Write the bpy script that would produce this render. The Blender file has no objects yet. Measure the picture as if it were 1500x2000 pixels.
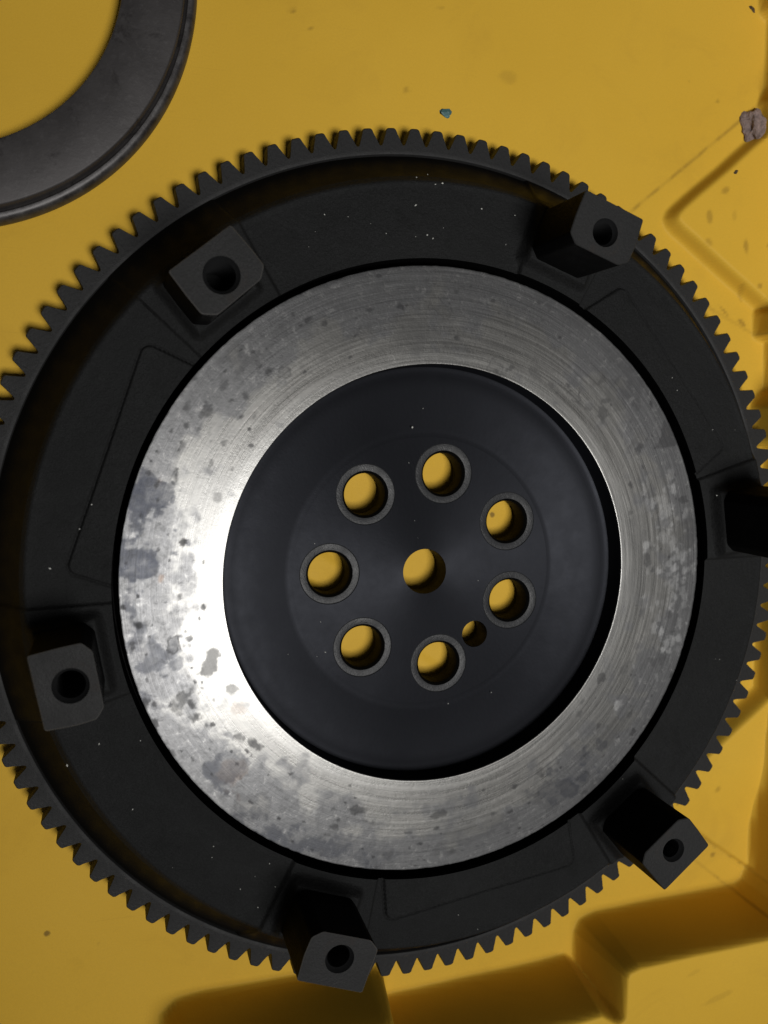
import bpy, bmesh, math, random
import numpy as np
from mathutils import Vector, Matrix, geometry
random.seed(4)
R = math.radians
PI = math.pi
scn = bpy.context.scene
scn.unit_settings.scale_length = 0.094      # one unit is the clutch disc radius, 94 mm

# ---------------- camera ----------------
cam_d = bpy.data.cameras.new('camera')
cam = bpy.data.objects.new('camera', cam_d)
scn.collection.objects.link(cam)
cam.location = (-0.99659, 0.50354, 2.79038)
cam.rotation_euler = (-0.09809, -0.28637, 0.0)
cam_d.sensor_fit = 'HORIZONTAL'
cam_d.sensor_width = 36.0
cam_d.lens = 1778.9 / 1500 * 36.0
cam_d.clip_start = 0.01
cam_d.clip_end = 200
cam_d.dof.use_dof = True
cam_d.dof.focus_distance = 2.97
cam_d.dof.aperture_fstop = 1.9
scn.camera = cam

# ---------------- dim indoor surroundings ----------------
world = bpy.data.worlds.new('World')
scn.world = world
world.use_nodes = True
wn = world.node_tree
bg = wn.nodes['Background']
tc = wn.nodes.new('ShaderNodeTexCoord')
sx = wn.nodes.new('ShaderNodeSeparateXYZ')
wr = wn.nodes.new('ShaderNodeValToRGB')
wn.links.new(tc.outputs['Generated'], sx.inputs[0])
wn.links.new(sx.outputs['Z'], wr.inputs[0])
wr.color_ramp.elements[0].position = 0.35
wr.color_ramp.elements[0].color = (0.30, 0.29, 0.27, 1)
wr.color_ramp.elements[1].position = 1.0
wr.color_ramp.elements[1].color = (0.92, 0.95, 1.0, 1)
wn.links.new(wr.outputs[0], bg.inputs[0])
bg.inputs[1].default_value = 0.033

# ---------------- the one lamp over the bench ----------------
ld = bpy.data.lights.new('ceiling_lamp', 'AREA')
ld.shape = 'RECTANGLE'
ld.size = 3.9
ld.size_y = 3.5
ld.energy = 186
ld.spread = R(66)
ld.color = (1.0, 0.985, 0.96)
lamp = bpy.data.objects.new('ceiling_lamp', ld)
scn.collection.objects.link(lamp)
aim = Vector((1.5, 1.0, -0.1))
lamp.location = Vector((-0.50 + 0.155 * 12, -0.06 - 0.20 * 12, 12.0))
lamp.rotation_euler = (aim - lamp.location).to_track_quat('-Z', 'Y').to_euler()

scn.view_settings.view_transform = 'Standard'
scn.view_settings.look = 'None'
scn.view_settings.exposure = 0.0
scn.view_settings.gamma = 1.0
scn.render.engine = 'CYCLES'
scn.cycles.max_bounces = 8
scn.cycles.sample_clamp_indirect = 4.0

# =====================================================================
# helpers
# =====================================================================
COL = scn.collection

def link(o, parent=None):
    COL.objects.link(o)
    if parent is not None:
        o.parent = parent
    return o

def mesh_obj(name, verts, faces, mat, parent=None, smooth=True, sharp=35):
    me = bpy.data.meshes.new(name)
    me.from_pydata([tuple(v) for v in verts], [], [tuple(f) for f in faces])
    me.validate()
    if mat is not None:
        me.materials.append(mat)
    if smooth:
        me.shade_smooth()
        try:
            me.set_sharp_from_angle(angle=R(sharp))
        except Exception:
            pass
    return link(bpy.data.objects.new(name, me), parent)

def recalc(o):
    bm = bmesh.new(); bm.from_mesh(o.data)
    bmesh.ops.recalc_face_normals(bm, faces=bm.faces[:])
    bm.to_mesh(o.data); bm.free()

def empty(name, loc, label, cat, group=None):
    o = bpy.data.objects.new(name, None)
    o.empty_display_size = 0.05
    o.location = loc
    o['label'] = label; o['category'] = cat
    if group: o['group'] = group
    return link(o)

def tag(o, label, cat, group=None):
    o['label'] = label; o['category'] = cat
    if group: o['group'] = group
    return o

def lathe(name, prof, n, mat, parent=None, loc=(0, 0, 0), closed=False, jitter=0.0, sharp=30):
    """prof = list of (r, z); spins round local z"""
    V, F = [], []
    for (r, z) in prof:
        for k in range(n):
            a = 2 * PI * k / n
            rr = r * (1 + jitter * math.sin(a * 3 + r * 20))
            V.append((rr * math.cos(a), rr * math.sin(a), z))
    m = len(prof)
    rng = m if closed else m - 1
    for i in range(rng):
        j = (i + 1) % m
        for k in range(n):
            l = (k + 1) % n
            F.append((i * n + k, i * n + l, j * n + l, j * n + k))
    o = mesh_obj(name, V, F, mat, parent, sharp=sharp)
    o.location = loc
    return o

def arc(cx, cz, r, a0, a1, n):
    return [(cx + r * math.cos(R(a0 + (a1 - a0) * i / n)), cz + r * math.sin(R(a0 + (a1 - a0) * i / n))) for i in range(n + 1)]

# lattice value noise, numpy
_rng = np.random.RandomState(7)
_lat = _rng.rand(256, 256)
def vnoise(x, y):
    xi = np.floor(x).astype(int); yi = np.floor(y).astype(int)
    fx = x - xi; fy = y - yi
    fx = fx * fx * (3 - 2 * fx); fy = fy * fy * (3 - 2 * fy)
    g = lambda a, b: _lat[a % 256, b % 256]
    return (g(xi, yi) * (1 - fx) * (1 - fy) + g(xi + 1, yi) * fx * (1 - fy)
            + g(xi, yi + 1) * (1 - fx) * fy + g(xi + 1, yi + 1) * fx * fy)
def fbm(x, y, o=4):
    s = np.zeros_like(x); a = 0.5
    for i in range(o):
        s += a * vnoise(x * 2 ** i + 17.3 * i, y * 2 ** i + 9.1 * i); a *= 0.5
    return s / (1 - 0.5 ** o)
def sstep(a, b, x):
    t = np.clip((x - a) / (b - a), 0, 1)
    return t * t * (3 - 2 * t)

def sdf_poly(px, py, poly):
    """signed distance to a closed polygon, negative inside"""
    d = np.full(px.shape, 1e9); s = np.ones(px.shape)
    n = len(poly)
    for i in range(n):
        ax, ay = poly[i]; bx, by = poly[i - 1]
        ex, ey = bx - ax, by - ay
        wx, wy = px - ax, py - ay
        t = np.clip((wx * ex + wy * ey) / (ex * ex + ey * ey + 1e-12), 0, 1)
        d = np.minimum(d, (wx - ex * t) ** 2 + (wy - ey * t) ** 2)
        c1 = py >= ay; c2 = py < by; c3 = ex * wy > ey * wx
        flip = (c1 & c2 & c3) | (~c1 & ~c2 & ~c3)
        s = np.where(flip, -s, s)
    return s * np.sqrt(d)
def dist_line(px, py, pts):
    d = np.full(px.shape, 1e9)
    for i in range(len(pts) - 1):
        ax, ay = pts[i]; bx, by = pts[i + 1]
        ex, ey = bx - ax, by - ay
        t = np.clip(((px - ax) * ex + (py - ay) * ey) / (ex * ex + ey * ey), 0, 1)
        d = np.minimum(d, np.hypot(px - ax - ex * t, py - ay - ey * t))
    return d

# =====================================================================
# materials
# =====================================================================
class NT:
    def __init__(s, name):
        s.m = bpy.data.materials.new(name); s.m.use_nodes = True
        s.t = s.m.node_tree; s.b = s.t.nodes['Principled BSDF']
        s.co = s.t.nodes.new('ShaderNodeTexCoord').outputs['Object']
    def node(s, typ, ins=None, **kw):
        n = s.t.nodes.new(typ)
        for k, v in kw.items(): setattr(n, k, v)
        for k, v in (ins or {}).items():
            if isinstance(v, bpy.types.NodeSocket): s.t.links.new(v, n.inputs[k])
            else: n.inputs[k].default_value = v
        return n
    def noise(s, scale, detail=4, rough=0.5, vec=None, dist=0.0):
        return s.node('ShaderNodeTexNoise', {'Vector': vec or s.co, 'Scale': scale, 'Detail': detail, 'Roughness': rough, 'Distortion': dist}).outputs['Fac']
    def rng(s, v, a, b, c, d, smooth=False):
        n = s.node('ShaderNodeMapRange', {'Value': v, 'From Min': a, 'From Max': b, 'To Min': c, 'To Max': d})
        if smooth: n.interpolation_type = 'SMOOTHSTEP'
        return n.outputs['Result']
    def mix(s, f, a, b, mode='MIX'):
        n = s.node('ShaderNodeMix', data_type='RGBA', blend_type=mode)
        for k, v in ((0, f), (6, a), (7, b)):
            if isinstance(v, bpy.types.NodeSocket): s.t.links.new(v, n.inputs[k])
            else: n.inputs[k].default_value = v
        return n.outputs[2]
    def math(s, op, a, b=0.0, clamp=False):
        n = s.node('ShaderNodeMath', {0: a, 1: b}, operation=op); n.use_clamp = clamp
        return n.outputs[0]
    def set(s, **kw):
        for k, v in kw.items():
            k = k.replace('_', ' ')
            if isinstance(v, bpy.types.NodeSocket): s.t.links.new(v, s.b.inputs[k])
            else: s.b.inputs[k].default_value = v
    def bump(s, h, strength, dist, prev=None):
        ins = {'Height': h, 'Strength': strength, 'Distance': dist}
        if prev is not None: ins['Normal'] = prev
        return s.node('ShaderNodeBump', ins).outputs['Normal']

def rgb(r, g, b): return (r, g, b, 1.0)

# black cast, phosphate treated iron
def mat_cast(name, base=0.020, tint=(1.0, 1.02, 1.06), rough=0.55, grain=1.0, spec=0.16, warm=0.0, rv=1.0, st=None, an=0.0, metal=0.0):
    n = NT(name)
    big = n.noise(1.8, 4, 0.5)
    fine = n.noise(90, 3, 0.6)
    vfine = n.noise(230, 3, 0.6)
    d = rgb(base * .84 * tint[0], base * .84 * tint[1], base * .84 * tint[2])
    l = rgb(base * 1.18 * tint[0], base * 1.18 * tint[1], base * 1.18 * tint[2])
    c = n.mix(n.rng(big, .3, .7, 0, 1), d, l)
    c = n.mix(n.rng(vfine, .42, .72, 0, .6 * min(1, grain)), c, rgb(base * 2.0, base * 2.0, base * 2.05))
    if grain > .4:
        scf = n.noise(24, 8, .8, dist=.3)
        c = n.mix(n.rng(scf, .60, .74, 0, .55, True), c, rgb(base * 2.4, base * 2.4, base * 2.4))
        c = n.mix(n.rng(n.noise(6, 6, .7), .55, .75, 0, .45, True), c, rgb(base * .45, base * .45, base * .42))
    if warm:
        w = n.rng(n.noise(7, 4, .6), .56, .72, 0, warm)
        c = n.mix(w, c, rgb(.045, .028, .018))
    r = n.rng(n.noise(14, 4, .6), .3, .7, rough - .07 * rv, rough + .1 * rv)
    nb = n.bump(fine, .45 * grain, .005)
    nb = n.bump(vfine, .5 * grain, .0028, nb)
    n.set(Base_Color=c, Roughness=r, Normal=nb)
    n.b.inputs['Specular IOR Level'].default_value = spec
    if st: n.b.inputs['Specular Tint'].default_value = st
    n.b.inputs['Metallic'].default_value = metal
    if an:
        tg = n.node('ShaderNodeTangent', direction_type='RADIAL', axis='Z').outputs[0]
        n.set(Tangent=tg, Anisotropic=an, Anisotropic_Rotation=.25)
    return n.m

M_web = mat_cast('black_cast_iron', .0122, (.99, 1.0, 1.0), rough=.62, spec=.07, grain=1.3, st=(.9, .97, 1.0, 1))
M_rim = mat_cast('oiled_bevel_reflection_tint', .0042, (1.15, 1.0, .78), rough=.5, grain=.3, spec=.08)  # brown base tint paints in the yellow tray's reflection on the bevel
M_side = mat_cast('shaded_cast_side', .0045, (1.0, 1.0, 1.0), rough=.6, spec=.06)  # as-cast lug sides, base colour lowered to paint in their shade
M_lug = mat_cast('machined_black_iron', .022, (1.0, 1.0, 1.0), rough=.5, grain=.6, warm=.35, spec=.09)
M_wear = mat_cast('worn_bright_edge', .060, (1.03, 1.0, .97), rough=.45, grain=.3, spec=.2)
M_gear = mat_cast('gear_steel', .021, (1.0, 1.0, 1.01), rough=.5, grain=.5, spec=.11)
M_hub = mat_cast('smooth_black_hub', .0108, (.93, .97, 1.16), rough=.40, grain=.05, spec=.05, rv=.35, st=(.84, .90, 1.0, 1), an=.85, metal=.55)
M_seat = mat_cast('grey_machined_seat', .024, (.97, 1.0, 1.08), rough=.34, grain=.39, spec=.14)
M_bore = mat_cast('dark_bore', .003, rough=.5, grain=.4, spec=.06)
M_thread = mat_cast('threaded_steel', .012, rough=.4, grain=.3, spec=.18)

# machined friction face
def mat_friction():
    n = NT('machined_friction_steel')
    sp = n.node('ShaderNodeSeparateXYZ', {0: n.co})
    X, Y = sp.outputs[0], sp.outputs[1]
    r = n.math('SQRT', n.math('ADD', n.math('MULTIPLY', X, X), n.math('MULTIPLY', Y, Y)))
    cx = n.math('DIVIDE', X, r); cy = n.math('DIVIDE', Y, r)
    v1 = n.node('ShaderNodeCombineXYZ', {0: n.math('MULTIPLY', cx, 2.2), 1: n.math('MULTIPLY', cy, 2.2), 2: n.math('MULTIPLY', r, 95.0)}).outputs[0]
    v2 = n.node('ShaderNodeCombineXYZ', {0: n.math('MULTIPLY', cx, 5.0), 1: n.math('MULTIPLY', cy, 5.0), 2: n.math('MULTIPLY', r, 32.0)}).outputs[0]
    s1 = n.noise(1.0, 4, .7, vec=v1)
    s2 = n.noise(1.0, 3, .6, vec=v2)
    mott = n.noise(9, 7, .68, dist=.6)
    mott2 = n.noise(34, 5, .7, dist=.4)
    big = n.noise(2.3, 3, .5)
    at = lambda nm: n.node('ShaderNodeAttribute', attribute_name=nm).outputs['Fac']
    dark, blue, brown, light, outer = at('dark'), at('blue'), at('brown'), at('light'), at('outer')
    c = n.mix(n.rng(s1, .3, .7, 0, 1), rgb(.108, .106, .101), rgb(.165, .162, .155))
    c = n.mix(n.rng(s2, .45, .72, 0, .30), c, rgb(.105, .105, .102))
    c = n.mix(n.rng(big, .40, .64, 0, .45, True), c, rgb(.095, .095, .094))
    inner = n.rng(r, .712, .745, .28, 0, True)
    c = n.mix(inner, c, rgb(.24, .238, .23))
    c = n.mix(n.math('MULTIPLY', outer, .72), c, rgb(.060, .061, .065))
    mm = n.math('MULTIPLY', n.rng(mott, .40, .68, 0, .8, True), n.rng(outer, 0, 1, .16, .85))
    c = n.mix(mm, c, rgb(.076, .076, .077))
    m2 = n.math('MULTIPLY', n.rng(mott2, .46, .70, 0, .7, True), n.rng(outer, 0, 1, .10, 1.0))
    c = n.mix(m2, c, rgb(.055, .055, .056))
    c = n.mix(n.math('MULTIPLY', n.rng(mott2, .30, .44, .34, 0), outer), c, rgb(.24, .236, .23))
    c = n.mix(n.math('MULTIPLY', brown, .8), c, rgb(.085, .06, .045))
    c = n.mix(n.math('MULTIPLY', blue, n.math('MULTIPLY', n.rng(mott2, .34, .62, 1.0, .70), n.rng(mott, .3, .6, 1.0, .82))), c, rgb(.018, .020, .027))
    c = n.mix(n.math('MULTIPLY', light, .5), c, rgb(.30, .30, .30))
    c = n.mix(dark, c, rgb(.011, .011, .012))
    rr = n.rng(s1, .3, .7, .250, .318)
    rr = n.math('ADD', rr, n.math('MULTIPLY', outer, .045))
    rr = n.math('ADD', rr, n.math('MULTIPLY', m2, .06))
    rr = n.math('ADD', rr, n.math('MULTIPLY', blue, .06))
    rr = n.math('ADD', rr, n.math('MULTIPLY', dark, .10))
    met = n.math('SUBTRACT', 1.0, n.math('MULTIPLY', n.math('MAXIMUM', dark, brown), .35))
    nb = n.bump(s1, .30, .0012)
    nb = n.bump(mott2, .12, .0016, nb)
    nb = n.bump(n.noise(150, 3, .6), .14, .0008, nb)
    tg = n.node('ShaderNodeTangent', direction_type='RADIAL', axis='Z').outputs[0]
    n.set(Base_Color=c, Roughness=rr, Metallic=met, Normal=nb, Tangent=tg, Anisotropic=.62, Anisotropic_Rotation=.25)
    return n.m
M_fric = mat_friction()

# dull steel of the loose ring
def mat_ring():
    n = NT('dull_ring_steel')
    a = n.noise(5, 5, .62)
    b = n.noise(60, 4, .6)
    c = n.mix(n.rng(a, .3, .7, 0, 1), rgb(.036, .033, .033), rgb(.068, .063, .063))
    c = n.mix(n.rng(n.noise(11, 6, .7, dist=.5), .53, .66, 0, .8, True), c, rgb(.022, .019, .019))
    c = n.mix(n.rng(b, .55, .75, 0, .5), c, rgb(.085, .08, .08))
    n.set(Base_Color=c, Metallic=.45, Roughness=n.rng(a, .3, .7, .5, .62), Normal=n.bump(b, .3, .002))
    return n.m
M_ring = mat_ring()
def mat_lip():
    n = NT('worn_ring_edge')
    a = n.noise(26, 5, .65)
    c = n.mix(n.rng(a, .35, .65, 0, 1), rgb(.034, .031, .031), rgb(.085, .081, .081))
    n.set(Base_Color=c, Metallic=.5, Roughness=n.rng(a, .3, .7, .38, .52), Normal=n.bump(a, .3, .003))
    return n.m
M_lip = mat_lip()

def mat_tray():
    n = NT('yellow_moulded_plastic')
    a = n.noise(1.1, 4, .55)
    sm = n.noise(3.2, 6, .65, dist=.8)
    fine = n.noise(170, 3, .6)
    c = n.mix(n.rng(a, .3, .7, 0, 1), rgb(.620, .372, .036), rgb(.665, .405, .044))
    c = n.mix(n.rng(sm,   .50, .75, 0, .20, True), c, rgb(.40, .225, .030))
    c = n.mix(n.rng(fine, .35, .7, 0, .16), c, rgb(.45, .28, .04))
    mp = n.node('ShaderNodeMapping', {'Vector': n.co}); mp.inputs['Rotation'].default_value = (0, 0, .7); mp.inputs['Scale'].default_value = (1.2, 46, 1)
    scr = n.noise(1.6, 5, .75, vec=mp.outputs[0], dist=.15)
    c = n.mix(n.rng(scr, .63, .70, 0, .22, True), c, rgb(.42, .25, .035))
    # grime specks
    vo = n.node('ShaderNodeTexVoronoi', {'Vector': n.co, 'Scale': 6.5, 'Randomness': 1.0})
    pick = n.math('GREATER_THAN', n.node('ShaderNodeSeparateColor', {0: vo.outputs['Color']}).outputs[0], .78)
    sp = n.math('MULTIPLY', n.rng(n.math('ADD', vo.outputs['Distance'], n.rng(fine, 0, 1, -.03, .03)), .035, .085, .75, 0, True), pick)
    c = n.mix(sp, c, rgb(.13, .075, .02))
    dirt_and_shade = n.node('ShaderNodeAttribute', attribute_name='dirt_and_shade').outputs['Fac']  # carries real grime plus the shade painted into the rib grooves
    c = n.mix(dirt_and_shade, c, rgb(.16, .09, .02))
    n.set(Base_Color=c, Roughness=n.rng(sm, .3, .7, .46, .6), Normal=n.bump(fine, .25, .0018, n.bump(sm, .12, .01)))
    n.b.inputs['Specular IOR Level'].default_value = .09
    return n.m
M_tray = mat_tray()

def simple(name, col, rough, sc=60, var=.35, bumpd=.004):
    n = NT(name)
    f = n.noise(sc, 5, .65)
    c = n.mix(n.rng(f, .3, .7, 0, 1), rgb(*[v * (1 - var) for v in col]), rgb(*[min(1, v * (1 + var)) for v in col]))
    n.set(Base_Color=c, Roughness=rough, Normal=n.bump(f, .6, bumpd))
    return n.m
M_teal = simple('teal_paint', (.055, .135, .135), .5, 40, .4)
M_clod = simple('dried_grey_mud', (.21, .155, .14), .9, 22, .5, .02)
M_crumb = simple('dark_grime', (.07, .045, .02), .9, 60, .4)
M_dust = simple('pale_dust', (.50, .50, .47), .8, 60, .2)
STAINS=[(-0.906,0.261,0.0503,0.0385,80,0.85,1),(-0.922,0.1,0.0891,0.0534,80,0.8,1),(-0.956,-0.054,0.0742,0.0326,85,0.6,1),(-0.876,-0.217,0.0547,0.0395,70,0.6,1),(-0.822,0.348,0.021,0.012,75,0.9,0),(-0.731,0.537,0.0273,0.0152,60,0.7,0),(-0.615,0.581,0.014,0.014,0,0.7,0),(-0.494,0.652,0.0175,0.0175,0,0.6,3),(-0.88,0.417,0.0059,0.0059,0,1,0),(-0.896,0.39,0.0059,0.0059,0,1,0),(-0.596,0.433,0.0078,0.0063,0,0.8,0),(-0.823,-0.022,0.0137,0.0091,80,0.8,0),(-0.945,-0.105,0.0134,0.0119,0,0.9,0),(-0.875,0.032,0.018,0.0105,80,0.8,2),(-0.872,0.329,0.0134,0.0119,0,0.5,2),(-0.702,0.284,0.0139,0.0139,0,0.35,0),(-0.849,-0.174,0.0244,0.0183,80,0.6,3),(-0.732,-0.228,0.0407,0.0141,80,0.7,0),(-0.803,-0.331,0.031,0.0217,70,0.7,0),(-0.782,-0.401,0.0203,0.0156,0,0.85,0),(-0.843,-0.367,0.0215,0.0139,70,0.6,0),(-0.673,-0.321,0.0191,0.0127,-30,0.5,0),(-0.643,-0.39,0.0225,0.0192,-40,0.35,2),(-0.604,-0.504,0.0292,0.0162,-35,0.85,0),(-0.712,-0.564,0.0701,0.0446,-20,0.75,1),(-0.731,-0.431,0.0079,0.0063,0,0.9,0),(-0.488,-0.618,0.015,0.01,-30,0.8,3),(-0.268,-0.764,0.0263,0.0158,-10,0.8,0),(-0.349,-0.811,0.0138,0.0104,0,0.7,0),(-0.452,-0.855,0.1275,0.0374,-20,0.75,1),(-0.263,-0.916,0.1061,0.0318,-8,0.4,1),(-0.599,-0.686,0.0656,0.0492,-40,0.25,0),(0.018,-0.814,0.026,0.0111,5,0.8,0),(0.386,-0.706,0.0257,0.0158,30,0.7,0),(0.618,-0.393,0.0183,0.0163,30,0.9,0),(0.719,-0.364,0.0269,0.0186,60,0.6,0),(0.521,-0.731,0.0689,0.0486,35,0.8,1),(0.56,-0.754,0.0265,0.0245,0,0.6,3),(0.843,-0.346,0.0296,0.0211,20,0.5,0),(0.473,-0.796,0.1208,0.0604,25,0.3,0),(-0.094,-0.866,0.0146,0.0073,0,0.7,0),(0.826,-0.298,0.0252,0.0168,-30,0.7,0),(0.214,0.686,0.0364,0.0327,0,0.7,3),(0.259,0.676,0.0367,0.0147,0,0.8,0),(0.348,0.664,0.0261,0.0112,-40,0.6,0),(0.409,0.628,0.0189,0.0151,0,0.7,0),(0.495,0.598,0.0231,0.0231,0,0.8,3),(0.622,0.578,0.0177,0.0118,0,0.8,0),(0.55,0.555,0.0136,0.0117,0,0.7,0),(0.61,0.521,0.0236,0.0216,60,0.8,0),(0.597,0.642,0.0235,0.0156,60,0.8,0),(0.853,0.441,0.0536,0.0412,70,0.85,0),(0.716,0.424,0.0362,0.0221,60,0.55,0),(0.752,0.406,0.0162,0.0142,0,0.85,0),(0.927,0.229,0.021,0.0168,0,0.85,0),(0.953,0.109,0.0424,0.0254,80,0.6,0),(0.706,0.626,0.0997,0.0718,-45,0.5,0),(0.022,0.862,0.0314,0.0244,0,0.7,3),(0.031,0.757,0.0526,0.0175,-8,0.5,0),(0.445,0.713,0.0247,0.0228,0,0.5,3),(0.795,0.032,0.0289,0.0145,80,0.9,0),(0.253,0.85,0.0219,0.0146,0,0.5,0),(-0.356,0.857,0.081,0.0259,20,0.3,0),(-0.275,0.781,0.1321,0.0495,12,0.35,0),(0.013,0.789,0.192,0.0594,-4,0.4,0),(0.263,0.813,0.1463,0.0549,-20,0.35,0),(0.467,0.852,0.1138,0.0379,-35,0.4,0),(0.624,0.72,0.098,0.0784,-50,0.4,0),(0.413,0.716,0.0943,0.0377,-35,0.35,0),(-0.133,0.825,0.017,0.0136,0,0.4,0),(-0.58,0.697,0.109,0.0467,45,0.35,0),(-0.484,0.791,0.095,0.0396,35,0.25,0),(0.743,0.722,0.024,0.016,0,0.5,0),(0.839,0.548,0.041,0.0205,60,0.4,0),(0.739,0.174,0.0407,0.0244,80,0.4,0),(0.935,-0.09,0.0851,0.0213,85,0.35,0),(0.854,-0.179,0.0631,0.0294,75,0.35,0),(0.68,-0.575,0.0621,0.029,45,0.4,0),(0.098,-0.915,0.1702,0.0303,8,0.3,0),(0.288,-0.866,0.0977,0.0391,15,0.35,0),(-0.646,-0.613,0.0486,0.0324,-35,0.45,2),(0.852,0.189,0.054,0.0291,80,0.5,4),(0.859,0.097,0.0334,0.025,0,0.6,4),(0.788,0.064,0.0289,0.0165,80,0.9,4),(0.896,-0.07,0.038,0.0338,0,0.5,4),(0.909,0.031,0.0253,0.0211,0,0.5,4),(0.55,0.564,0.0194,0.0155,0,0.4,4),(0.829,0.235,0.0289,0.0206,0,0.4,4),(-0.763,-0.081,0.0927,0.0464,80,0.3,4)]
PHASE = -0.385

# =====================================================================
# the yellow tray: one moulded sheet, split into floor, walls and panels
# =====================================================================
FL = -0.220                        # floor level under the flywheel
tray = empty('plastic_tray', (0, 0, FL), 'yellow moulded plastic tray with diamond ribs on which the flywheel and steel ring lie', 'tray')

wall_poly = [(-0.888, -2.844), (-0.886, -1.586), (-0.874, -1.507), (-0.833, -1.472), (-0.744, -1.462), (-0.183, -1.467), (-0.139, -1.482),
             (-0.132, -1.604), (0.190, -1.592), (0.506, -1.578), (0.613, -1.566), (0.673, -1.609), (0.678, -1.467), (0.694, -1.432), (0.751, -1.416),
             (1.263, -1.399), (1.390, -1.394), (1.430, -1.369), (1.450, -1.317), (1.447, -0.764), (1.459, -0.601), (1.459, 0.402),
             (1.400, 0.441), (1.385, 0.559), (1.410, 0.599), (1.450, 0.618), (1.440, 0.824), (1.390, 0.844), (1.385, 0.913), (1.430, 0.958),
             (1.422, 1.326), (1.415, 1.543), (1.375, 1.582), (1.370, 1.690), (1.400, 1.740), (1.395, 1.996), (1.361, 2.024), (1.341, 2.173), (1.321, 2.566),
             (3.131, 2.566), (3.131, -2.844)]
dia1 = [(1.577, 1.730), (1.313, 1.543), (1.002, 1.287), (0.979, 1.265), (0.970, 1.243), (0.979, 1.223), (1.004, 1.201), (1.400, 0.933), (1.706, 0.736)]
dia2 = [(1.706, -0.366), (1.448, -0.568), (1.169, -0.779), (0.997, -0.916), (0.967, -0.956), (0.997, -0.996), (1.257, -1.184), (1.459, -1.330), (1.706, -1.487)]
thin1 = [(1.459, 1.779), (1.265, 1.616), (0.832, 1.272), (0.718, 1.175), (0.869, 1.073), (1.380, 0.837)]
thin2 = [(1.026, -0.996), (1.257, -1.181), (1.459, -1.326)]
thin3 = [(0.967, -1.064), (1.199, -1.253), (1.380, -1.403)]
under = [(-0.626, 0.196), (-0.360, 0.018), (-0.294, -0.026), (0.111, -0.310), (0.476, -0.553)]

xs = np.concatenate([np.linspace(-4.5, -1.7, 15)[:-1], np.arange(-1.7, .6, .014), np.arange(.6, 1.95, .006), np.linspace(1.96, 4.5, 14)])
ys = np.concatenate([np.linspace(-4.5, -2.15, 14)[:-1], np.arange(-2.15, -1.25, .005), np.arange(-1.25, 2.3, .009), np.linspace(2.32, 4.5, 14)])
GX, GY = np.meshgrid(xs, ys, indexing='ij')
wob = (fbm(GX * 5, GY * 5, 3) - .5) * .006
dW = sdf_poly(GX, GY, wall_poly) + wob
dA = sdf_poly(GX, GY, dia1) + wob; dB = sdf_poly(GX, GY, dia2) + wob
dD = np.minimum(dA, dB)
WH = 0.315
H = np.zeros_like(GX)
H += .062 * sstep(.017, -.017, dA) + (.018 + .065 * sstep(-1.15, -.80, GY)) * sstep(.020, -.020, dB)
band = np.minimum(dist_line(GX, GY, thin1), np.minimum(dist_line(GX, GY, thin2), dist_line(GX, GY, thin3)))
H -= .010 * sstep(.011, .002, band)
H += .012 * sstep(.02, -.02, dist_line(GX, GY, under) - .055)
# inner band of the ribs stands a hair higher than the floor
tp = -dW + .004
# rounded foot and rounded lip of the wall
t = np.clip((tp + .022) / .058, 0, 1)
wallh = WH * (t * t * (3 - 2 * t) * .55 + .45 * np.clip((t - .15) / .7, 0, 1))
H = np.maximum(H, wallh)
H += (fbm(GX * 1.3, GY * 1.3, 3) - .5) * .010
V = np.stack([GX, GY, H], -1).reshape(-1, 3)
nx, ny = GX.shape
idx = np.arange(nx * ny).reshape(nx, ny)
Q = np.stack([idx[:-1, :-1], idx[1:, :-1], idx[1:, 1:], idx[:-1, 1:]], -1).reshape(-1, 4)
cdW = dW[:-1, :-1].reshape(-1); cdD = dD[:-1, :-1].reshape(-1)
isw = cdW < .05
isd = (~isw) & (cdD < .04)
# shade painted dark along the rib grooves; grime spots and streaks on the tray
dirt_and_shade = np.zeros_like(GX)
g = fbm(GX * 26, GY * 26, 3)
dirt_and_shade = np.maximum(dirt_and_shade, .30 * sstep(.010, .002, band) * (.55 + .9 * sstep(.42, .62, g)))
for (x, y, rx, ry, a, s) in [(1.113, 1.253, .022, .012, 95, .55), (1.274, 1.162, .028, .010, 100, .6), (1.116, 1.162, .02, .012, 150, .45), (1.175, 1.350, .02, .012, 20, .6),
                             (1.219, 1.261, .02, .01, 90, .25), (1.343, 1.014, .012, .01, 0, .6), (1.373, 1.162, .01, .01, 0, .5), (1.294, 0.994, .03, .006, 120, .5), (1.234, 0.925, .03, .006, 140, .6), (1.318, 0.881, .022, .008, 140, .7),
                             (1.274, -1.235, .012, .012, 0, .8), (1.244, -0.938, .012, .012, 0, .5), (-1.208, -0.538, .03, .02, 0, .7), (0.335, 1.686, .03, .02, 0, .25), (0.977, -1.497, .03, .008, 20, .15),
                             (-0.031, 1.607, .012, .01, 0, .5), (0.087, 1.884, .012, .008, 0, .45), (-0.417, 1.812, .012, .01, 0, .8), (-0.357, 1.765, .006, .006, 0, .6), (1.175, 1.686, .008, .008, 0, .6), (1.076, -1.615, .07, .012, 14, .22)]:
    c_, s_ = math.cos(R(a)), math.sin(R(a))
    u = (GX - x) * c_ + (GY - y) * s_; v = -(GX - x) * s_ + (GY - y) * c_
    q = np.hypot(u / rx, v / ry) + (g - .5) * 1.2
    dirt_and_shade = np.maximum(dirt_and_shade, .7 * s * sstep(1.25, .5, q))

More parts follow.
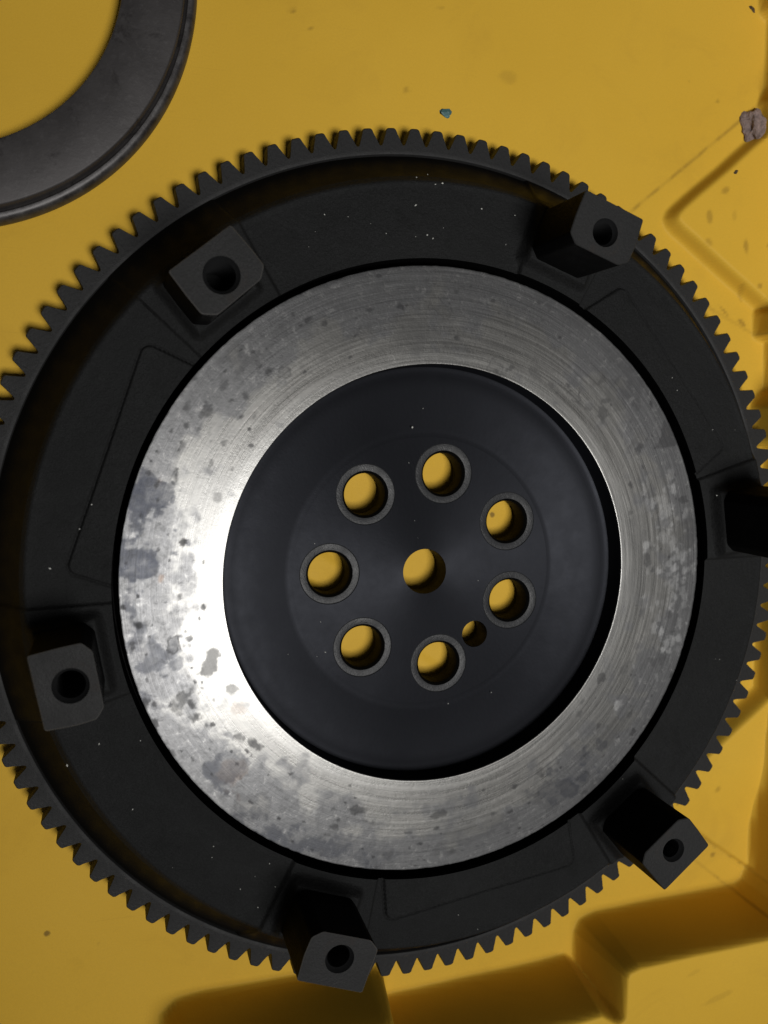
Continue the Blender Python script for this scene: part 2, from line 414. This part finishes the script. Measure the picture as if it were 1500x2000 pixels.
def sub_mesh(name, mask):
    q = Q[mask]
    used = np.unique(q)
    remap = np.full(nx * ny, -1); remap[used] = np.arange(len(used))
    me = bpy.data.meshes.new(name)
    vv = V[used]; qq = remap[q]
    me.vertices.add(len(vv)); me.vertices.foreach_set('co', vv.astype(np.float32).ravel())
    me.loops.add(len(qq) * 4); me.loops.foreach_set('vertex_index', qq.ravel().astype(np.int32))
    me.polygons.add(len(qq)); me.polygons.foreach_set('loop_start', np.arange(0, len(qq) * 4, 4, dtype=np.int32))
    me.update(calc_edges=True)
    at = me.attributes.new('dirt_and_shade', 'FLOAT', 'POINT')
    at.data.foreach_set('value', dirt_and_shade.reshape(-1)[used].astype(np.float32))
    me.materials.append(M_tray); me.shade_smooth()
    return link(bpy.data.objects.new(name, me), tray)
sub_mesh('tray_floor', (~isw) & (~isd))
sub_mesh('side_wall', isw)
d1 = isd & (GY[:-1, :-1].reshape(-1) > 0)
sub_mesh('diamond_panel', d1)
sub_mesh('diamond_panel', isd & ~d1)

# =====================================================================
# the flywheel
# =====================================================================
fw = empty('flywheel', (0, 0, 0), 'black steel flywheel with toothed rim and shiny worn friction face lying on the yellow tray', 'flywheel')

LUG_A = [68.7, 128.8, 189.3, 249.2, 308.9, 8.1]

# ---- web: polar height field from the groove to the gear ----
NT_ = 1900
th = np.arange(NT_) * 2 * PI / NT_
rs = np.concatenate([np.array([1.008, 1.010, 1.014, 1.018, 1.0195, 1.021, 1.025]), np.arange(1.029, 1.245, .0026), np.arange(1.2485, 1.39, .0055)])
RR, TT = np.meshgrid(rs, th, indexing='ij')
Tdeg = np.degrees(TT)
web_z = .030
Z = np.full(RR.shape, web_z)
def angd(a, b): return (a - b + 180) % 360 - 180
# plain sectors A-B, C-D, E-F stand a little lower between the lug pads
def sector(a0, a1, soft=.45):
    """1 inside a0..a1 (ccw)"""
    mid = a0 + ((a1 - a0) % 360) / 2; half = ((a1 - a0) % 360) / 2
    return np.abs(angd(Tdeg, mid)) - half
for (a0, a1) in ((74.4, 119.9), (197.3, 241.8), (317.4, 0.9)):
    d = sector(a0, a1) * RR * PI / 180
    Z -= .016 * sstep(.007, -.007, d)
# pocket sectors: slightly lower frame carrying a raised pad
for (a0, a1) in ((17.2, 61.0), (137.0, 181.5), (258.5, 301.8)):
    d = sector(a0, a1) * RR * PI / 180
    Z -= .013 * sstep(.005, -.005, d)
PX, PY = RR * np.cos(TT), RR * np.sin(TT)
for quad in (((1.0, 60.6), (1.158, 56.2), (1.152, 20.6), (1.0, 17.8)), ((1.0, 138.2), (1.160, 140.6), (1.140, 176.8), (1.0, 179.4)), ((1.0, 259.2), (1.158, 261.2), (1.164, 296.8), (1.0, 299.8))):
    P_ = [(r_ * math.cos(R(a)), r_ * math.sin(R(a))) for r_, a in quad]
    cxx = sum(p[0] for p in P_) / 4; cyy = sum(p[1] for p in P_) / 4
    # slightly bowed outer edge
    m_ = ((P_[1][0] + P_[2][0]) / 2, (P_[1][1] + P_[2][1]) / 2); L_ = math.hypot(*m_); m_ = (m_[0] * (L_ + .008) / L_, m_[1] * (L_ + .008) / L_)
    k = .028
    ins = []
    for (x, y) in (P_[0], P_[1], m_, P_[2], P_[3]):
        r__, a__ = math.hypot(x, y), math.atan2(y, x)
        ac = math.atan2(cyy, cxx); da = (a__ - ac + PI) % (2 * PI) - PI
        aa = ac + da * (1 - k / max(abs(da), .001) / r__) if abs(da) > .1 else a__
        rr__ = r__ - k
        ins.append((rr__ * math.cos(aa), rr__ * math.sin(aa)))
    q = sdf_poly(PX, PY, ins) - k
    Z += .0065 * sstep(.003, -.003, q)
    Z -= .0052 * sstep(.0075, .0010, np.abs(q - .003))
# step near the rim: rounded shoulder then the bevel down to the gear seat
sh = 1.264 + .004 * np.sin(TT * 3)
Z -= .010 * sstep(-.012, .010, RR - sh + .004)
slope = np.clip((RR - sh) / (1.376 - sh), 0, 1)
Z = Z - .160 * slope ** 1.05
# a soft raised bead along the shoulder
Z += .006 * np.exp(-((RR - sh + .006) / .010) ** 2)
# pads keep the lugs' feet filleted
for a in LUG_A:
    ca, sa = math.cos(R(a)), math.sin(R(a))
    X = RR * np.cos(TT); Y = RR * np.sin(TT)
    u = X * ca + Y * sa; v = -X * sa + Y * ca
    du = np.maximum(np.abs(u - 1.150) - .082, 0); dv = np.maximum(np.abs(v) - .105, 0)
    dd = np.hypot(du, dv)
    foot = sstep(.040, 0, dd)
    Z = np.where(foot > 0, Z + .038 * foot ** 2 * (RR > 1.04), Z)
# inner lip down into the groove
Z = np.where(RR < 1.0195, np.where((RR > 1.009) & (RR < 1.0125), -.045, -.12), Z)
Z += np.where(RR > 1.03, (fbm(RR * np.cos(TT) * 40, RR * np.sin(TT) * 40, 3) - .5) * .0022, 0)
Vw = np.stack([RR * np.cos(TT), RR * np.sin(TT), Z], -1)
nr, nt = RR.shape
Vl = Vw.reshape(-1, 3)
ii = np.arange(nr * nt).reshape(nr, nt)
jn = np.roll(ii, -1, axis=1)
Qw = np.stack([ii[:-1], ii[1:], jn[1:], jn[:-1]], -1).reshape(-1, 4)
me = bpy.data.meshes.new('web')
me.vertices.add(len(Vl)); me.vertices.foreach_set('co', Vl.astype(np.float32).ravel())
me.loops.add(len(Qw) * 4); me.loops.foreach_set('vertex_index', Qw.ravel().astype(np.int32))
me.polygons.add(len(Qw)); me.polygons.foreach_set('loop_start', np.arange(0, len(Qw) * 4, 4, dtype=np.int32))
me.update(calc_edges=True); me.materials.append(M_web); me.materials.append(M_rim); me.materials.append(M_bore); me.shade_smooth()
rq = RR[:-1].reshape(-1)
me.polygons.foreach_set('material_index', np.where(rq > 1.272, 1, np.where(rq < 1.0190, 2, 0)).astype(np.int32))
me.set_sharp_from_angle(angle=R(50))
link(bpy.data.objects.new('web', me), fw)

# ---- body underneath, seen as groove bottom and rim underside ----
lathe('rim_underside', [(1.015, -.12), (.99, -.13), (.99, -.19), (1.34, -.20), (1.386, -.19)], 180, M_bore, fw)

# ---- friction face: dense ring carrying the stain fields ----
rf = np.concatenate([[.6897, .6900], np.linspace(.6925, .9975, 78), [.9990, 1.0]])
tf = np.arange(1800) * 2 * PI / 1800
RF, TF = np.meshgrid(rf, tf, indexing='ij')
XF = RF * np.cos(TF); YF = RF * np.sin(TF)
edge_n = (fbm(np.cos(TF) * 60, np.sin(TF) * 60, 3) - .5) * .0035
Rj = RF + np.where(RF >= .998, edge_n, 0)
ZF = np.zeros_like(RF)
ZF[0] = -.006; ZF[1] = -.0003; ZF[-1] = -.006; ZF[-2] = -.0003
VF = np.stack([Rj * np.cos(TF), Rj * np.sin(TF), ZF], -1).reshape(-1, 3)
nr, nt = RF.shape
ii = np.arange(nr * nt).reshape(nr, nt); jn = np.roll(ii, -1, axis=1)
QF = np.stack([ii[:-1], ii[1:], jn[1:], jn[:-1]], -1).reshape(-1, 4)
me = bpy.data.meshes.new('friction_face')
me.vertices.add(len(VF)); me.vertices.foreach_set('co', VF.astype(np.float32).ravel())
me.loops.add(len(QF) * 4); me.loops.foreach_set('vertex_index', QF.ravel().astype(np.int32))
me.polygons.add(len(QF)); me.polygons.foreach_set('loop_start', np.arange(0, len(QF) * 4, 4, dtype=np.int32))
me.update(calc_edges=True); me.materials.append(M_fric); me.shade_smooth()
F = {k: np.zeros_like(XF) for k in ('dark', 'blue', 'brown', 'light')}
n1 = fbm(XF * 30 + 3, YF * 30 + 5, 4) - .5
n2 = fbm(XF * 90 + 13, YF * 90 + 25, 3) - .5
n3 = fbm(XF * 14 + 1, YF * 14 + 2, 4) - .5
for (x, y, a_, b_, ang, s, k) in STAINS:
    if k == 1:
        a_ *= 1.2; b_ *= 1.2; s = min(1, s * 1.25) if x < -.85 else s
    if k == 4: a_ *= .7; b_ *= .6
    c_, s_ = math.cos(R(ang)), math.sin(R(ang))
    u = (XF - x) * c_ + (YF - y) * s_; v = -(XF - x) * s_ + (YF - y) * c_
    big = a_ > .03
    q = np.hypot(u / a_, v / b_) + (n1 * 2.4 + n2 * 1.2 if not big else n3 * 4.2 + n1 * 2.2 + n2 * 1.0)
    if k == 3:
        w = s * .85 * np.maximum(sstep(.35, .0, np.abs(q - .85)), .35 * sstep(1.0, .7, q)); key = 'dark'
    elif k == 0:
        w = s * sstep(1.25, .55, q) * (.78 if not big else .8); key = 'dark'
    elif k == 1:
        w = s * (.75 * sstep(1.55, .35, q) + .25 * sstep(1.1, .8, q)); key = 'blue'
    elif k == 2:
        w = s * sstep(1.3, .5, q); key = 'brown'
    else:
        w = s * sstep(1.3, .5, q); key = 'light'
    F[key] = np.maximum(F[key], w)
# scattered pits and spots, more of them towards the outside
rnd = random.Random(11)
for i in range(330):
    a = rnd.uniform(0, 2 * PI); r_ = .70 + .295 * math.sqrt(rnd.random())
    x, y = r_ * math.cos(a), r_ * math.sin(a)
    sz = rnd.choice([.003, .004, .004, .005, .007, .010]); s = rnd.uniform(.25, .8)
    el = rnd.uniform(1, 2.2)
    sel = (np.abs(XF - x) < .04) & (np.abs(YF - y) < .04)
    tx, ty = -math.sin(a), math.cos(a)
    u = (XF[sel] - x) * tx + (YF[sel] - y) * ty; v = (XF[sel] - x) * ty - (YF[sel] - y) * tx
    q = np.hypot(u / (sz * el), v / sz) + n2[sel] * 1.5
    F['dark'][sel] = np.maximum(F['dark'][sel], s * sstep(1.3, .5, q))
for i in range(150):
    a = rnd.gauss(-.06, .22); r_ = rnd.gauss(.90, .045)
    if not .72 < r_ < .985: continue
    x, y = r_ * math.cos(a), r_ * math.sin(a); sz = rnd.uniform(.004, .013); s = rnd.uniform(.2, .9)
    sel = (np.abs(XF - x) < .05) & (np.abs(YF - y) < .05)
    u = (XF[sel] - x); v = (YF[sel] - y)
    q = np.hypot(u / sz, v / (sz * rnd.uniform(1, 2.2))) + n2[sel] * 1.6 + n1[sel]
    key = 'light' if rnd.random() < .7 else 'dark'
    F[key][sel] = np.maximum(F[key][sel], (s if key == 'light' else s * .5) * sstep(1.3, .5, q))
F['outer'] = sstep(.80, .915, RF + n3 * .42 + n1 * .10)
for k, v in F.items():
    at = me.attributes.new(k, 'FLOAT', 'POINT'); at.data.foreach_set('value', v.astype(np.float32).ravel())
link(bpy.data.objects.new('friction_face', me), fw)
lathe('outer_edge', [(1.0, -.006), (.999, -.03), (.998, -.13)], 360, M_bore, fw)

# ---- hub ----
HZ = -.104
lathe('inner_step', [(.6895, -.006), (.688, -.02), (.688, -.070), (.685, -.0775), (.679, -.0800), (.668, -.0800), (.655, -.0785), (.640, -.0765), (.615, -.0775), (.56, -.0855), (.510, -.0965), (.484, -.1025), (.474, -.1048), (.466, HZ - .001), (.455, HZ)], 360, M_hub, fw)
BOLT = [(78.7, .3375), (28.4, .3414), (-20.2, .335), (-80.9, .326), (-131.6, .3303), (178.8, .3306), (127.9, .3376)]
holes = [(0, 0, .0768)] + [(r_ * math.cos(R(a)), r_ * math.sin(R(a)), .1022) for a, r_ in BOLT] + [(.2934 * math.cos(R(-51.1)), .2934 * math.sin(R(-51.1)), .0462)]
pts, cons = [], []
def ring_pts(cx, cy, r_, n):
    s0 = len(pts)
    for k in range(n):
        a = 2 * PI * k / n
        pts.append(Vector((cx + r_ * math.cos(a), cy + r_ * math.sin(a))))
    for k in range(n): cons.append((s0 + k, s0 + (k + 1) % n))
ring_pts(0, 0, .455, 180)
for (x, y, r_) in holes: ring_pts(x, y, r_, 72)
cv, ce, cf, *_ = geometry.delaunay_2d_cdt(pts, cons, [], 1, 1e-6)
keep = []
for f in cf:
    cx = sum(cv[i].x for i in f) / len(f); cy = sum(cv[i].y for i in f) / len(f)
    if any(math.hypot(cx - x, cy - y) < r_ * .998 for x, y, r_ in holes): continue
    keep.append(f)
hub = mesh_obj('hub_face', [(v.x, v.y, HZ) for v in cv], keep, M_hub, fw, smooth=False)
recalc(hub)
if hub.data.polygons[0].normal.z < 0: hub.data.flip_normals()
BOT = FL + .025
for i, (x, y, r_) in enumerate(holes[1:8]):
    seat = lathe('bolt_seat', [(.1022, HZ), (.1008, HZ - .0025), (.0995, HZ - .0030), (.0990, HZ - .0018), (.0800, HZ - .0018), (.0785, HZ - .0022)], 96, M_seat, fw, (x, y, 0))
    bore = lathe('bolt_hole', [(.0785, HZ - .0022), (.0725, HZ - .0095), (.0700, HZ - .014), (.0695, BOT)], 96, M_bore, seat)
if True:
    s = lathe('centre_bore', [(.0768, HZ), (.0762, HZ - .004), (.076, BOT)], 96, M_bore, fw)
    s = lathe('dowel_hole', [(.0462, HZ), (.0457, HZ - .004), (.0455, BOT)], 64, M_bore, fw, (holes[8][0], holes[8][1], 0))
lathe('hub_underside', [(.99, -.19), (.60, -.19), (.50, -.205), (.46, BOT), (.42, BOT - .004)], 180, M_bore, fw)

# ---- mounting lugs ----
LH = .321
outl = [(1.229, -.104), (1.229, .106), (1.150, .108), (1.094, .106), (1.070, .077), (1.070, -.077), (1.094, -.106), (1.150, -.108)]
def round_poly(P, r_, n=4):
    out = []
    m = len(P)
    for i in range(m):
        p0, p1, p2 = Vector(P[i - 1]), Vector(P[i]), Vector(P[(i + 1) % m])
        d0 = (p0 - p1); d2 = (p2 - p1)
        rr = min(r_, d0.length * .45, d2.length * .45)
        a = p1 + d0.normalized() * rr; b = p1 + d2.normalized() * rr
        for k in range(n + 1):
            t = k / n
            out.append(((1 - t) ** 2 * a + 2 * t * (1 - t) * p1 + t * t * b))
    return out
def lug_parts(i, ang):
    rnd = random.Random(i)
    base = [(x - 1.150, y) for x, y in outl]
    jit = [(x + rnd.uniform(-.002, .002), y + rnd.uniform(-.002, .002)) for x, y in base]
    rp = round_poly(jit, .008)
    n = len(rp)
    hx, hy = -.009, 0.0
    hr = (.042, .050, .048, .044, .040, .041)[i]
    V, F = [], []
    lv = [(-.008, 1.0 + .11, None), (.0, 1.06, None), (.02, 1.025, None), (.06, 1.006, None), (.20, 1.0, None), (LH - .0025, 1.0, None), (LH, .975, None)]
    for (z, s, _) in lv:
        zz = z if z > .1 else z + .0
        for q in rp: V.append((q.x * s, q.y * s, zz))
    # bury the outer foot: reaches down the bevel to the gear seat
    for k, q in enumerate(rp):
        if q.x > .0:
            for L in range(0, 3):
                x, y, z = V[L * n + k]
                f = min(1, q.x / .079)
                V[L * n + k] = (q.x * (1 + .01 * (3 - L)), q.y * (1 + .02 * (3 - L)), z - f * (.15 - .03 * L))
    for L in range(len(lv) - 1):
        for k in range(n):
            l = (k + 1) % n
            F.append((L * n + k, L * n + l, (L + 1) * n + l, (L + 1) * n + k))
    top = (len(lv) - 1) * n
    P2 = [Vector((V[top + k][0], V[top + k][1])) for k in range(n)]
    C2 = [(k, (k + 1) % n) for k in range(n)]
    m = 48
    for k in range(m):
        a = 2 * PI * k / m
        P2.append(Vector((hx + hr * math.cos(a), hy + hr * math.sin(a))))
        C2.append((n + k, n + (k + 1) % m))
    v2, _, f2, *_ = geometry.delaunay_2d_cdt(P2, C2, [], 1, 1e-6)
    off = len(V)
    for q in v2: V.append((q.x, q.y, LH))
    for f in f2:
        cx = sum(v2[j].x for j in f) / len(f); cy = sum(v2[j].y for j in f) / len(f)
        if math.hypot(cx - hx, cy - hy) < hr * .995: continue
        F.append(tuple(off + j for j in f))
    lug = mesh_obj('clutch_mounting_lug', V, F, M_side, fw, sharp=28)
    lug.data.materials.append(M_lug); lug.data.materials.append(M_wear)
    bm = bmesh.new(); bm.from_mesh(lug.data)
    bmesh.ops.remove_doubles(bm, verts=bm.verts[:], dist=1e-5)
    bmesh.ops.recalc_face_normals(bm, faces=bm.faces[:])
    bm.to_mesh(lug.data); bm.free()
    me = lug.data
    me.shade_smooth(); me.set_sharp_from_angle(angle=R(24))
    # make sure the top faces up
    tp = max(me.polygons, key=lambda p: p.center.z)
    if tp.normal.z < 0: me.flip_normals()
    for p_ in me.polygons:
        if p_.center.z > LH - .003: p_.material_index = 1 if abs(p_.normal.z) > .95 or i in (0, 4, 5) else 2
    lug.location = (1.150 * math.cos(R(ang)), 1.150 * math.sin(R(ang)), 0)
    lug.rotation_euler = (0, 0, R(ang))
    # threaded hole with chamfer and thread crests
    pf = [(hr, LH), (hr - .001, LH - .002), (hr * .86, LH - .012)]
    z = LH - .012
    rr = hr * .86
    for k in range(31):
        pf += [(rr - .0035, z - .0045), (rr, z - .009)]; z -= .009
    pf += [(rr - .002, z - .004), (0.0001, z - .006)]
    lathe('threaded_hole', pf, 56, M_thread, lug, (hx, hy, 0), sharp=60)
for i, a in enumerate(LUG_A): lug_parts(i, a)

# ---- starter ring gear ----
GT, GB = -.135, -.206
gear = lathe('ring_gear', [(1.370, GT - .03), (1.3735, GT - .004), (1.375, GT - .001), (1.377, GT), (1.388, GT)], 456, M_gear, fw)
NTOOTH = 114
pitch = 2 * PI / NTOOTH
half = [(-.5, 1.4040), (-.465, 1.4045), (-.43, 1.4080), (-.39, 1.4150), (-.31, 1.4300), (-.25, 1.4420), (-.215, 1.4500), (-.195, 1.4540), (-.155, 1.4565), (-.11, 1.4578), (0, 1.4580)]
prof = half + [(-a, r_) for a, r_ in reversed(half[:-1])]
def tooth_mesh(seed):
    rnd = random.Random(seed)
    V, F = [], []
    n = len(prof)
    def P(a, r_, z): return (r_ * math.cos(a * pitch), r_ * math.sin(a * pitch), z)
    rows = []
    for (dr, z) in ((-.010, GT), (-.0035, GT), (0, GT - .0045), (0, GB + .004)):
        row = []
        for a, r_ in prof:
            if dr == -.010: rr, aa = 1.388, a
            else:
                rr = r_ + dr * (1 if r_ > 1.44 else .6)
                aa = a * (1 + dr * (3.0 if abs(a) < .45 else 0))
            row.append(len(V)); V.append(P(aa, rr, z + (rnd.uniform(-.0006, .0006) if z == GT and dr != -.010 else 0)))
        rows.append(row)
    for a_, b_ in zip(rows[:-1], rows[1:]):
        for k in range(n - 1): F.append((a_[k], b_[k], b_[k + 1], a_[k + 1]))
    me = bpy.data.meshes.new('tooth'); me.from_pydata(V, [], F); me.materials.append(M_gear)
    me.shade_smooth(); me.set_sharp_from_angle(angle=R(32))
    bm = bmesh.new(); bm.from_mesh(me); bmesh.ops.recalc_face_normals(bm, faces=bm.faces[:])
    bm.faces.ensure_lookup_table()
    if bm.faces[0].normal.z < 0: bmesh.ops.reverse_faces(bm, faces=bm.faces[:])
    bm.to_mesh(me); bm.free()
    return me
variants = [tooth_mesh(s) for s in range(4)]
PH = np.degrees(pitch)
for k in range(NTOOTH):
    o = bpy.data.objects.new('tooth', variants[(k * 7 + k // 5) % 4])
    o.rotation_euler = (0, 0, R(PHASE) + k * pitch)
    link(o, gear)

# =====================================================================
# the loose steel ring
# =====================================================================
ring = lathe('steel_ring', [(.570, FL + .012), (.571, FL + .086), (.573, FL + .092), (.578, FL + .094), (.742, FL + .094), (.7465, FL + .0925), (.7495, FL + .088), (.752, FL + .056), (.754, FL + .050), (.758, FL + .053), (.762, FL + .060), (.771, FL + .060), (.779, FL + .056), (.786, FL + .045), (.790, FL + .030), (.790, FL + .014), (.784, FL + .008), (.60, FL + .008)], 360, M_ring, None, (-1.505, 1.850, 0), closed=True, sharp=40)
recalc(ring)
ring.data.materials.append(M_lip)
for p_ in ring.data.polygons:
    if math.hypot(p_.center.x, p_.center.y) > .760: p_.material_index = 1
tag(ring, 'dull grey flat steel ring with a stepped outer rim lying left of the flywheel', 'metal ring')

# =====================================================================
# bits of dirt
# =====================================================================
def lump(name, x, y, z, sx, sy, sz, mat, rot=0, seed=1, sub=3, amp=.35, flat=.2):
    bm = bmesh.new(); bmesh.ops.create_icosphere(bm, subdivisions=sub, radius=1)
    rnd = random.Random(seed)
    ph = [rnd.uniform(0, 6) for _ in range(9)]
    for v in bm.verts:
        c = v.co.copy()
        n = (math.sin(c.x * 3.1 + ph[0]) * math.sin(c.y * 2.7 + ph[1]) + .6 * math.sin(c.z * 5 + c.x * 4 + ph[2]) + .4 * math.sin(c.y * 9 + ph[3]) * math.sin(c.x * 8 + ph[4])
             + .25 * math.sin(c.x * 17 + ph[5]) * math.sin(c.y * 15 + ph[6]))
        v.co = c * (1 + amp * n)
        v.co.x *= sx; v.co.y *= sy; v.co.z = max(v.co.z, -flat) * sz + flat * sz
    me = bpy.data.meshes.new(name); bm.to_mesh(me); bm.free()
    me.materials.append(mat)
    o = bpy.data.objects.new(name, me); o.location = (x, y, z); o.rotation_euler = (0, 0, rot)
    return link(o)
def floor_h(x, y):
    i = int(np.argmin(np.abs(xs - x))); j = int(np.argmin(np.abs(ys - y)))
    return FL + float(H[i, j])
o = lump('mud_clod', 1.339, 1.599, floor_h(1.339, 1.599) - .006, .056, .072, .040, M_clod, .4, 5, 4, .22)
tag(o, 'small grey brown clod of dried mud in the rib corner of the tray', 'clod')
o = lump('paint_chip', 0.108, 1.546, floor_h(0.108, 1.546), .021, .014, .008, M_teal, -.3, 9, 3, .25)
tag(o, 'tiny teal flake of paint on the yellow tray above the flywheel', 'paint chip')
for k, (x, y, a, b, r_, lab) in enumerate([(1.311, 2.027, .016, .007, -.6, 'dark sliver of grime near the upper right corner of the tray'),
                                       (1.387, 1.785, .007, .006, 0, 'tiny dark crumb close to the tray wall above the mud clod'),
                                       (1.219, 1.419, .010, .006, .5, 'tiny brown crumb lying just inside the diamond panel')]):
    o = lump('crumb', x, y, floor_h(x, y) - .001, a, b, .005, M_crumb, r_, 20 + k, 2, .3)
    tag(o, lab, 'crumb', 'dark crumbs on the tray')

# pale dust flecks on the black casting
V, F = [], []
rnd = random.Random(3)
def web_h(x, y):
    r_ = math.hypot(x, y); a = math.atan2(y, x) % (2 * PI)
    if r_ < .455: return HZ
    if r_ < .66: return -.089
    if r_ < 1.0: return .0005
    i = int(np.argmin(np.abs(rs - r_))); j = int(a / (2 * PI) * NT_) % NT_
    return float(Z[i, j])
def fleck(x, y, s, el, rot):
    if math.hypot(x, y) > 1.44: return
    for (hx_, hy_, hr_) in holes:
        if math.hypot(x - hx_, y - hy_) < hr_ + .01: return
    z = web_h(x, y) + .002; b0 = len(V)
    c_, s_ = math.cos(rot), math.sin(rot)
    for (u, v, w) in ((-el, 0, 0), (0, -1, 0), (el, 0, 0), (0, 1, 0), (0, 0, .8)):
        u *= rnd.uniform(.7, 1.3); v *= rnd.uniform(.7, 1.3)
        V.append((x + s * (u * c_ - v * s_), y + s * (u * s_ + v * c_), z + s * w))
    for q in ((0, 1, 4), (1, 2, 4), (2, 3, 4), (3, 0, 4)): F.append(tuple(b0 + t for t in q))
for (a, r_, s) in [(93, 1.27, .005), (91, 1.285, .003), (89.5, 1.25, .004), (90.6, 1.245, .003), (83, 1.19, .003), (93.7, 1.18, .004), (108, 1.19, .003), (92, 1.09, .004), (91, 1.08, .003), (99, 1.10, .003), (72, 1.14, .005), (71.5, 1.115, .003),
                   (93, .66, .004), (92.5, .58, .005), (91.5, .55, .003), (96, .49, .004), (58, .64, .003), (138, .64, .004), (120, .60, .002), (240, 1.20, .004), (236, 1.17, .003), (246, 1.15, .005), (229, 1.13, .003), (228, 1.10, .003), (241, 1.12, .002),
                   (23, 1.22, .003), (22, 1.335, .006), (13.5, 1.06, .004), (203, 1.16, .004), (204, 1.27, .006), (35, 1.07, .003), (299, .50, .003), (280, .47, .003), (166, 1.10, .003), (176, 1.19, .004), (170, 1.12, .004)]:
    fleck(r_ * math.cos(R(a)), r_ * math.sin(R(a)), s * .62, rnd.uniform(1, 2), rnd.uniform(0, 3))
for i in range(40):
    a = rnd.choice([rnd.uniform(75, 120), rnd.uniform(0, 360), rnd.uniform(200, 250)])
    r_ = rnd.choice([rnd.uniform(1.03, 1.25), rnd.uniform(1.03, 1.25), rnd.uniform(.1, .66)])
    fleck(r_ * math.cos(R(a)), r_ * math.sin(R(a)), rnd.uniform(.0008, .0018), rnd.uniform(1, 2.5), rnd.uniform(0, 3))
me = bpy.data.meshes.new('dust'); me.from_pydata(V, [], F); me.materials.append(M_dust)
o = link(bpy.data.objects.new('dust', me)); o['kind'] = 'stuff'
tag(o, 'pale dust flecks scattered over the black flywheel casting', 'dust')
